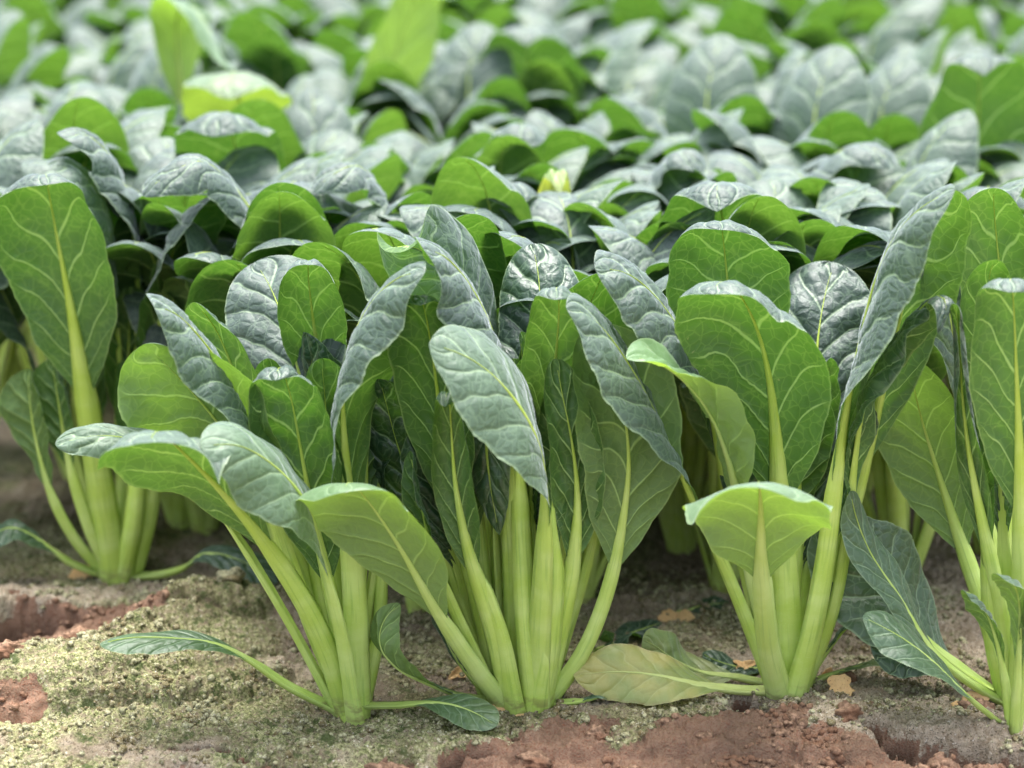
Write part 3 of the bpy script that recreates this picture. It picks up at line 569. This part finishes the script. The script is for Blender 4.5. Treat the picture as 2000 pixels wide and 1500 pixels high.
E.leaf([(1960,1368,-1),(1895,1320,-1.6),(1820,1260,-2),(1750,1180,-2.4),(1690,1110,-3),(1650,1050,-3.4),(1635,1000,-3.6)], 230, -110, b=.28, cup=8, pucker=.4, roll=(0,-70), wave=.05, sw=1., color=(.2,0,.3), sa=.9, label='broad dark leaf leaning left behind the long one')
E.leaf([(1968,1374,.5),(1940,1250,1),(1930,1100,1.2),(1915,950,1.2),(1900,800,.5)], 70, -20, b=.5, cup=50, sw=1.2, color=GLOSS)
E.leaf([(2010,1374,.5),(2020,1200,1),(2025,1000,1.5),(2035,800,2),(2040,650,3)], 150, 20, b=.4, cup=40, sw=1.2, color=WAX)
G2 = Plant(1990, 1436, 'small low seedling at the bottom right corner in front of the tall plant', group=None, seed=6)
G2.leaf([(1978,1440,.4),(1985,1340,.8),(1992,1240,1.2),(1990,1170,1.8),(1975,1135,2.6),(1945,1120,3.6)], 70, -40, b=.35, cup=20, sw=.55, color=(.3,0,.8))
G2.leaf([(1974,1440,.2),(1962,1330,0),(1940,1230,0),(1910,1170,.5),(1880,1152,1)], 60, -50, b=.40, cup=35, sw=.6, color=(.2,0,.6))
G2.leaf([(1970,1420,0),(1930,1392,.4),(1880,1350,.4),(1820,1290,.3),(1760,1245,.2),(1705,1215,0),(1685,1205,0)], 125, -75, b=.30, cup=14, roll=(0,-38), wave=.05, sw=.55, color=(.28,0,.35), pucker=.4, sa=.9, label='long low leaf lying out to the left')
G2.leaf([(1986,1440,.2),(2000,1330,.6),(2010,1220,1),(2025,1130,2)], 70, 30, b=.4, cup=20, sw=.6, color=(.3,0,.7))

E.leaf([(1965,1370,0),(1900,1330,-.5),(1840,1300,-1),(1770,1275,-1),(1700,1262,-.5)], 110, -85, b=.3, cup=14, roll=(0,-40), wave=.05, sw=1., color=(.05,0,.3), pucker=.8)
for (bx, by, pts, W, phi, roll, lab) in ((1180, 1268, [(1178,1266,0),(1195,1258,-1.2),(1225,1240,-2.5),(1262,1226,-3.5),(1292,1216,-4.5)], 90, 60, 25, 'dark green fallen leaf lying in the shade right of the middle pair'),
                               (1352, 1190, [(1350,1190,0),(1368,1184,-.6),(1392,1180,-1),(1425,1178,-1.2)], 60, 80, 20, 'small dark fallen leaf in the shade left of the front right plant'),
                               (520, 1186, [(520,1184,0),(480,1176,.2),(440,1174,.3),(385,1178,.4)], 46, -90, -15, 'thin green fallen leaf on the mossy ridge left of the front left plant'),
                               (1480, 1308, [(1482,1306,0),(1450,1304,.4),(1415,1296,.6),(1385,1284,.6),(1372,1276,.6)], 74, -80, -35, 'dark green fallen leaf tucked behind the folded yellowish leaf')):
    Lf = Plant(bx, by, lab, group='fallen leaves on the soil', seed=90 + bx % 7); Lf.e.name = 'fallen_leaf'; Lf.e['category'] = 'leaf'
    Lf.leaf(pts, W, phi, b=.12, cup=14, roll=(0, roll), wave=.08, sw=.35, color=(.05, 0, .2), sa=.8, pucker=.8, res=(40, 19))
# ---- plant G: second row at the left
G = Plant(228, 1126, 'second row plant at the left with one tall broad leaf and thick stalks', seed=7)
G.leaf([(222,1124,1.4),(205,1020,2.2),(182,880,3),(160,740,3.6),(138,600,4),(115,480,4.4),(98,390,5),(90,345,6.2),(90,340,8),(92,365,9.4)], 238, -6, b=.42, cup=34, wave=.04, sw=1.8, color=(.03,0,.75), sa=1., sb=.46, label='tall broad leaf with a grey hooded tip')
G.leaf([(205,1120,.5),(150,1060,1.5),(105,980,2),(75,880,2),(60,800,1.6),(55,720,1)], 130, -40, b=.45, cup=35, sw=.95, color=(.15,0,.15))
G.leaf([(240,1122,.2),(275,950,-.5),(295,780,-.6),(312,640,-.4),(328,530,.2),(355,440,1),(395,390,2.2),(420,385,3)], 190, 42, b=.46, cup=40, roll=(0,18), wave=.05, sw=1.1, color=WAX, sa=1.1, sb=.5)
G.leaf([(235,1120,-1),(235,900,-2),(232,700,-2.4),(222,520,-2.4),(200,400,-1.6),(150,330,0),(100,330,1.5)], 220, -70, b=.5, cup=35, roll=(0,-20), wave=.05, sw=1.1, color=WAX, pucker=1.4)
G.leaf([(240,1122,-1),(258,900,-2),(272,650,-3),(262,450,-3),(225,320,-2.4),(170,262,-1),(120,268,.4)], 190, -60, b=.5, cup=35, roll=(0,-20), wave=.05, sw=1.1, color=WAX, pucker=1.4)
G.leaf([(252,1125,.8),(310,1122,1.4),(360,1108,2),(395,1082,2.4),(440,1085,2.8),(500,1110,3.4),(540,1140,4)], 85, 78, b=.32, cup=12, roll=(0,30), wave=.05, sw=.85, color=(.15,0,.5), label='low bluish leaf lying to the right')
G.leaf([(200,1122,.8),(140,1100,1.4),(70,1050,2),(20,1030,2.6),(-40,1060,3)], 90, -80, b=.35, cup=15, roll=(0,-20), sw=.8, color=(.1,0,.3))
G.leaf([(255,1122,.5),(285,1020,.8),(300,920,.8),(310,820,.2),(318,700,-.5),(315,600,0),(300,562,1.2)], 130, 5, b=.5, cup=40, sw=1.3, color=(0,0,.6), pucker=1.6)
G.leaf([(215,1122,1.2),(175,1040,2),(140,930,2.2),(120,820,2),(100,700,1.4)], 110, -30, b=.5, cup=50, sw=1., color=GLOSS)
G.leaf([(240,1124,1.5),(262,1020,2.2),(270,920,2),(262,800,1),(250,700,0)], 110, 20, b=.5, cup=50, sw=1.3, color=GLOSS)
G.leaf([(225,1120,-1.5),(140,900,-4),(60,700,-5),(0,560,-5),(-40,500,-4)], 220, -60, b=.5, cup=30, roll=(0,-20), color=(0,0,.4))



for (pl, x0, lst) in ((B, 985, ((850, 1000, -1), (835, 900, -2), (905, 980, -.5), (930, 900, -2.5), (960, 880, -1.5))), (C, 1052, ((1035, 900, -1), (1100, 920, .5), (1140, 900, -.5), (1180, 930, -1.5), (1025, 850, -2.5), (1090, 850, -2.5))),
                      (D, 1532, ((1440, 960, -1.5), (1480, 900, -2.5), (1560, 930, -1), (1600, 900, -3), (1650, 940, -1), (1500, 860, -4))),
                      (A, 684, ((590, 960, -2), (560, 900, -3), (640, 900, -1), (715, 950, -1.5), (750, 900, -3), (620, 850, -4))), (G, 232, ((130, 800, -2), (180, 780, -3), (250, 760, -2), (320, 800, -3)))):
    for j, (tx, ty, dd) in enumerate(lst):
        pl.leaf([(x0 + (tx - x0) * .10, pl.by - 4, dd * .2 + .3), (x0 + (tx - x0) * .42, pl.by - (pl.by - ty) * .30, dd * .4), (x0 + (tx - x0) * .75, pl.by - (pl.by - ty) * .62, dd * .7), (tx, ty, dd), (tx + (tx - x0) * .10, ty - 110, dd - .5), (tx + (tx - x0) * .3, ty - 200, dd + .3)],
                100 + 20 * (j % 3), -60 + 40 * j, b=.46, cup=42, wave=.12, sw=.95 + .1 * (j % 3), color=(0, 0, .15), pucker=1.6)
# ------------------------------------------------------------------ the rows behind
def gen_leaf(rng, k, n, lod):
    """one leaf of a bunch: inner leaves stand up, outer ones lean and arch outwards"""
    f = (k + .5) / n
    x_ = (k * 137.5 + rng.uniform(-22, 22) + 180) % 360 - 180; phi = x_ * abs(x_ / 180) ** .75      # more leaves lean to the open side
    Ltot = rng.uniform(.30, .37) * (1 - .10 * f)
    lean0 = R(3 + 17 * f + rng.uniform(-3, 4)); arch = R(rng.uniform(74, 118)) - lean0
    out = np.array([math.sin(R(phi)), -math.cos(R(phi)), 0.]); sdv = rng.uniform(-.12, .12); side = np.array([math.cos(R(phi)), math.sin(R(phi)), 0.])
    P = []; p = out * .006; m = 14; ang = lean0
    P.append(p - np.array([0, 0, .012]))
    for i in range(m + 1):
        P.append(p.copy()); t = i / m
        a = lean0 + arch * max(0, (t - .66) / .34) ** 1.1
        d = out * math.sin(a) + np.array([0, 0, 1]) * math.cos(a) + side * sdv * t
        p = p + d / np.linalg.norm(d) * Ltot / m
    return dict(pts=P, W=rng.uniform(.085, .122), phi=phi, roll=(0, rng.uniform(-16, 16)), b=rng.uniform(.40, .5), cup=rng.uniform(30, 50), wave=rng.uniform(.04, .12), sa=rng.uniform(1.0, 1.3),
                sb=rng.uniform(.50, .62), sw=rng.uniform(.9, 1.3), seed=rng.randrange(100000), res=lod, pucker=.8)
LOD = {0: (44, 19), 1: (30, 13)}
protos = {}
for lod, cnt in ((0, 5), (1, 7)):
    for j in range(cnt):
        rng = random.Random(500 + lod * 50 + j); n = 10
        protos[lod, j] = [(leaf_meshes(**gen_leaf(rng, k, n, LOD[lod])), (max(0, rng.gauss(.03, .06)), 0., min(1, max(.3, rng.gauss(.78, .15))))) for k in range(n)]
def copy_plant(lod, j, x, y, rz, s, label, group, shade=0.):
    e = bpy.data.objects.new('leafy_green_plant', None); COL.objects.link(e); e.empty_display_size = .02
    e.location = (x, y, gz(x, y)); e.rotation_euler = (0, 0, rz); e.scale = (s, s, s)
    tag(e, label, 'leafy vegetable', group)
    for (bl, st), c in protos[lod, j]:
        lf = link('leaf', bl, M_LEAF, e); lf.color = (*c, 1)
        sk = link('stalk', st, M_STALK, lf); sk.color = (*c, 1)
    return e
prng = random.Random(77)
rows = []
# second row stand-ins between the photographed plants, then row after row to the far end
second = [(-230, 1120), (820, 1185), (1130, 1170), (1500, 1130), (1760, 1145), (2080, 1160), (560, 1085), (400, 1035), (1330, 1075), (1640, 1070), (985, 1080)]
for i, (px, py) in enumerate(second):
    p = ground_at(px, py)
    lab = {0: 'blurred plant at the left edge beside the tall broad leaf', 1: 'shaded second row plant behind the left plant of the touching pair', 2: 'shaded second row plant behind the gap right of the touching pair',
           3: 'second row plant hidden behind the front right plant', 4: 'shaded second row plant between front right plant and the right edge plant', 5: 'blurred second row plant at the right edge of the photo', 6: 'second row plant hidden behind the front left plant', 7: 'shaded plant behind the gap left of the front left plant', 8: 'deeply shaded plant behind the gap left of the front right plant', 9: 'deeply shaded plant right behind the tallest front leaf', 10: 'shaded plant directly behind the touching pair'}[i]
    copy_plant(0, i % 5, p[0], p[1], prng.uniform(-.6, .6), prng.uniform(.92, .98), lab, 'leafy green plants growing in rows')
# leaves that stand out in the rows behind: (row depth, photo pixels of the visible midrib, width, direction, extras), each on a plant of its own
def standout(Y, pts, W, phi, label, leaf_label, j=0, s=.92, **kw):
    x0 = at(pts[0][0], 600, Y)[0]
    e = copy_plant(0, j % 5, x0, Y, prng.uniform(-.5, .5), s, label, 'leafy green plants growing in rows')
    e.rotation_euler = (0, 0, 0)
    o = np.array([x0, Y, gz(x0, Y)])
    P = [o + np.array([0, 0, -.01]), o, o + np.array([0, 0, .08])] + [at(px, py, Y - d * .01) for px, py, d in pts]
    if abs(phi) < 100:
        f = np.array([math.sin(R(phi)), -math.cos(R(phi)), 0]); P = P + [P[-1] + f * .014 + np.array([0, 0, -.005]), P[-1] + f * .024 + np.array([0, 0, -.016])]
    kw.setdefault('color', (0, 0, .8)); c = kw.pop('color')
    add_leaf(e, c, leaf_label, pts=[(p - o) / s for p in P], W=W / F_PX * (Y + CAM_D + .1) / s, phi=phi, seed=int(abs(x0) * 900) + 7, res=(40, 19), **kw)
standout(1.00, [(1032, 240, 0), (1030, 120, 1), (1030, 62, 2.2), (1028, 52, 4.5)], 225, 0, 'plant with a large round backlit leaf above its neighbours, top middle of the photo', 'large round upright leaf', 0, b=.42, cup=36, sa=.9, sb=.85)
standout(.62, [(1905, 340, 0), (1912, 200, 1), (1912, 120, 2.4), (1910, 104, 4)], 250, 4, 'plant with a very broad backlit leaf near the top right corner', 'very broad upright leaf', 1, b=.42, cup=36, sa=.9, sb=.85)
standout(.46, [(470, 340, 0), (455, 270, 1.5), (440, 224, 3), (432, 218, 5)], 235, -10, 'plant with a dark green hooded leaf left of an upright grey one', 'hooded leaf with dark underside', 2, b=.42, cup=34, sa=.9, sb=.5)
standout(.60, [(616, 360, 0), (614, 270, -2), (612, 205, -4), (608, 168, -6)], 190, 178, 'plant with an upright grey leaf showing a white midrib, upper left', 'upright grey leaf', 3, b=.42, cup=22, color=(0, 0, 1), sa=.9, sb=.6)
standout(.98, [(775, 230, 0), (765, 160, -2), (755, 110, -4), (750, 88, -6)], 240, 176, 'plant with a pale pointed grey leaf near the top, left of the middle', 'pale pointed leaf', 4, b=.42, cup=26, color=(.15, 0, 1), sa=.9, sb=.8)
standout(.24, [(540, 520, 0), (490, 410, 1), (430, 335, 2), (385, 308, 3), (345, 335, 4)], 150, -70, 'plant with a quilted whitish leaf arching left behind the front left plant', 'quilted leaf arching left', 0, b=.5, cup=36, roll=(0, -30), color=WAX, sa=1., sb=.55)
standout(.33, [(665, 500, 0), (632, 430, 1), (600, 375, 2.4), (580, 356, 4), (570, 356, 6)], 300, -14, 'plant with a broad low domed leaf, dark beneath, behind the front left plant', 'broad domed leaf', 1, b=.45, cup=38, color=WAX, sa=.9, sb=.48)
standout(.30, [(770, 480, 0), (755, 400, 1), (720, 335, 2.4), (690, 318, 3.4), (672, 330, 4.4)], 150, -60, 'plant with a narrow quilted leaf bending left, beside the broad domed one', 'narrow quilted leaf', 4, b=.5, cup=40, roll=(0, -20), color=WAX, sa=1., sb=.6)
standout(.32, [(960, 470, 0), (975, 410, 1), (985, 365, 2.4), (985, 352, 4)], 200, 12, 'plant with a two toned leaf, half bright and half grey, just above the middle pair', 'two toned leaf', 3, b=.45, cup=36, sa=.9, sb=.55)
standout(.22, [(1425, 520, 0), (1412, 430, 1), (1402, 368, 2.2), (1400, 356, 4.6)], 270, -4, 'plant with a rounded backlit leaf behind the high leaf of the front right plant', 'rounded backlit leaf', 0, b=.42, cup=34, sa=.9, sb=.75)
standout(.42, [(1240, 480, 0), (1265, 390, 1), (1300, 310, 2.4), (1325, 290, 3.6)], 170, 45, 'plant with a leaf bending right, bright green beneath, right of the middle', 'leaf bending to the right', 1, b=.45, cup=40, roll=(0, 10), color=WAX, sa=.9, sb=.55)
standout(.46, [(1560, 400, 0), (1600, 330, 1.4), (1650, 288, 3), (1695, 284, 4.4)], 190, 45, 'plant with a curved leaf bending right above the tallest front leaf', 'curved leaf bending right', 2, b=.45, cup=38, roll=(0, 10), sa=.9, sb=.55)
standout(.74, [(470, 230, 0), (465, 180, 2), (460, 148, 5), (455, 140, 8), (452, 150, 11)], 215, 0, 'plant with a yellowish green leaf spread flat, upper left', 'yellowish green spreading leaf', 3, b=.42, cup=30, color=(.45, .08, .7), sa=.9, sb=.55)
standout(.85, [(352, 170, 0), (345, 60, 0), (350, 5, 1), (385, 20, 3), (415, 75, 4), (432, 120, 4.6)], 130, 60, 'plant with a pale lime leaf bent over, its tip pointing down, near the top left', 'pale lime drooping leaf', 4, b=.55, cup=25, roll=(0, -30), color=(.55, 0, .9), sa=.9, sb=.7)
standout(.95, [(740, 210, 0), (770, 110, 0), (800, 30, .5), (830, -40, 1)], 150, 40, 'plant with a tall pale lime leaf running off the top edge left of the middle', 'tall pale lime leaf', 0, b=.42, cup=20, color=(.55, 0, .9), sa=.9, sb=.7)
standout(.32, [(1075, 470, 0), (1078, 420, .5), (1080, 370, .6), (1082, 330, .4)], 95, 10, 'plant with a small crumpled cream leaf pointing up, above the middle pair', 'crumpled cream leaf', 2, b=.5, cup=50, wave=.25, pucker=3, color=(1, .35, .5), sa=1., sb=.9)
standout(.30, [(1955, 520, 0), (1945, 430, 1), (1935, 372, 2.4), (1930, 362, 4.2)], 210, -16, 'plant with a bright green leaf behind the tallest front leaf at the right edge', 'bright green leaf', 1, b=.45, cup=36, sa=.9, sb=.5)
standout(.50, [(960, 330, 0), (985, 280, 1), (1005, 245, 2.4), (1020, 240, 4)], 150, 20, 'plant with a small hooded leaf far behind the middle pair', 'small hooded leaf', 0, b=.45, cup=40, sa=.9, sb=.5)
y = .37; r = 3
ORD = ['first', 'second', 'third', 'fourth', 'fifth', 'sixth', 'seventh', 'eighth', 'ninth', 'tenth', 'eleventh', 'twelfth', 'thirteenth', 'fourteenth', 'fifteenth', 'sixteenth', 'seventeenth', 'eighteenth', 'nineteenth', 'twentieth']
used = set()
while y < 2.6:
    dist = y + CAM_D; half = dist * 1000 / F_PX * 1.06 + .10
    sp = .165; nx = int(2 * half / sp) + 1; off = prng.uniform(0, sp)
    for i in range(nx):
        x = -half + off + i * sp + prng.uniform(-.02, .02); yy = y + prng.uniform(-.03, .03)
        if x > half: continue
        s = prng.uniform(.86, 1.06) * (1. if r > 3 else .97)
        if r > 3 and prng.random() < .07: s *= 1.13
        cx, cy = project((x, yy, .27 * s))
        a, b_ = min(100, max(0, round(cx / 20))), min(99, max(0, round(cy / 15)))
        while (a, b_) in used: a += 1
        used.add((a, b_))
        dep = 'third row' if r == 3 else ('middle distance' if dist < 2.6 else 'far')
        lab = f'blurred leafy green plant, {ORD[i]} from the left in the {ORD[r - 1]} row from the front'
        copy_plant(0 if r <= 4 else 1, prng.randrange(5 if r <= 4 else 7), x, yy, prng.uniform(-.55, .55), s, lab, 'leafy green plants growing in rows')
    y += .13 if r < 5 else .16; r += 1

# ------------------------------------------------------------------ small things on the soil
def dry_leaf(px, py, wpx, hpx, seed, label, rz=0, curl=.3, lobes=3):
    c = ground_at(px, py); sc_ = 3000.; rng = random.Random(seed); W = wpx / sc_
    n, m = 30, 9
    th = np.linspace(0, 2 * math.pi, n, endpoint=False); rr = np.linspace(0.02, 1, m)
    TH, RR = np.meshgrid(th, rr)
    rad = .5 * W * (1 + .28 * np.sin(lobes * TH + seed) + .12 * np.sin(5 * TH + seed * 2) + .06 * np.sin(11 * TH))
    X = RR * rad * np.cos(TH); Y = RR * rad * np.sin(TH) * .75
    Z = curl * W * (RR ** 2) * (.5 + .5 * np.sin(2 * TH + seed)) + .07 * W * fbm(X / W * 5 + seed, Y / W * 5, seed, 3) + .0015
    Xr = X * math.cos(rz) - Y * math.sin(rz); Yr = X * math.sin(rz) + Y * math.cos(rz)
    # tip it up towards the viewer so that it leans on the soil
    tl = R(35); Y2 = Yr * math.cos(tl) - Z * math.sin(tl); Z2 = Yr * math.sin(tl) + Z * math.cos(tl)
    P = np.stack([Xr, Y2, Z2], -1)
    P = P[::-1]
    me = grid_mesh('dry_leaf', P, closed=True, flip=True)
    o = link('dry_leaf_fragment', me, M_DRY); zmin = float(P[..., 2].min())
    o.location = (c[0], c[1], gz(c[0], c[1]) - zmin - .001)
    so = o.modifiers.new('thickness', 'SOLIDIFY'); so.thickness = .0004
    tag(o, label, 'dry leaf', 'dry leaf scraps on the soil'); return o
dry_leaf(1000, 1392, 62, 30, 3, 'larger buff dry scrap below the touching pair of plants', .2, .15, 2)
dry_leaf(1034, 1384, 34, 22, 5, 'small crinkled dry scrap overlapping the larger one below the middle pair', .9, .35)
dry_leaf(163, 1131, 52, 34, 8, 'yellow dry scrap at the foot of the second row plant at left', .4, .1, 2)
dry_leaf(1640, 1372, 62, 26, 11, 'buff dry scrap right of the front right plant', .1, .12, 2)
dry_leaf(1613, 1334, 32, 20, 12, 'little curled brown scrap beside the base of the front right plant', .5, .45)
dry_leaf(1452, 1312, 40, 18, 14, 'orange dry scrap behind the yellow lying leaf', .2, .3)
dry_leaf(668, 1386, 24, 26, 17, 'tiny crumpled brown scrap at the base of the front left plant', 1.2, .5)
dry_leaf(1890, 1396, 66, 24, 19, 'buff dry scrap lying left of the bottom right seedling', .1, .15, 2)
dry_leaf(1320, 1214, 60, 24, 21, 'yellow orange scrap in the shade between the middle and right plants', .2, .15, 2)
dry_leaf(895, 1325, 34, 16, 23, 'brown dry scrap in the shade left of the middle pair', .2, .3)

def clod(px, py, r, seed, mat, label, kind='soil_clod', cat='soil clod'):
    c = ground_at(px, py); rng = random.Random(seed)
    P = lump_geo(rng, 1, seed, 40, 26, .30)
    d = fbm(P[..., 0] * 5 + seed + P[..., 2] * 3, P[..., 1] * 5 + P[..., 2] * 4, seed, 4)
    P = P * r * (1 + .16 * d[..., None])
    me = grid_mesh(kind, P, closed=True, flip=True); o = link(kind, me, mat); o.location = (c[0], c[1], gz(c[0], c[1]) + r * .15)
    tag(o, label, cat, 'clods of soil'); return o
clod(755, 1500, .012, 2, M_RED, 'round red clod at the bottom edge, right of the left crack')
clod(1165, 1445, .007, 3, M_RED, 'red clod right of the middle crack')
clod(1040, 1478, .010, 4, M_RED, 'red clod lying in the middle crack')
clod(1655, 1428, .008, 5, M_RED, 'red clod below the buff scrap at right')
clod(1655, 1338, .0065, 6, M_RED, 'red clod just right of the front right plant')
clod(150, 1285, .013, 7, M_RED, 'broad reddish clod under the tip of the thin lying leaf')
clod(60, 1275, .011, 8, M_RED, 'rust coloured clod below the hole at the left edge')
clod(20, 1350, .010, 9, M_RED, 'reddish clod at the left edge under the rust coloured one')
clod(175, 1310, .007, 10, M_CRUST, 'dark mossy clod below the broad reddish clod')
clod(405, 1392, .0035, 11, M_CRUST, 'small mossy pellet in the middle of the left crust')
clod(722, 1427, .0035, 12, M_CRUST, 'small green pellet below the front left plant')
clod(1905, 1408, .010, 13, M_RED, 'dark red clod in front of the dry scrap near the seedling')
clod(455, 1205, .010, 14, M_CRUST, 'brown lump in the mossy ridge left of the front left plant')
clod(1380, 1452, .006, 15, M_RED, 'small red clod left of the dark hole below the front right plant')
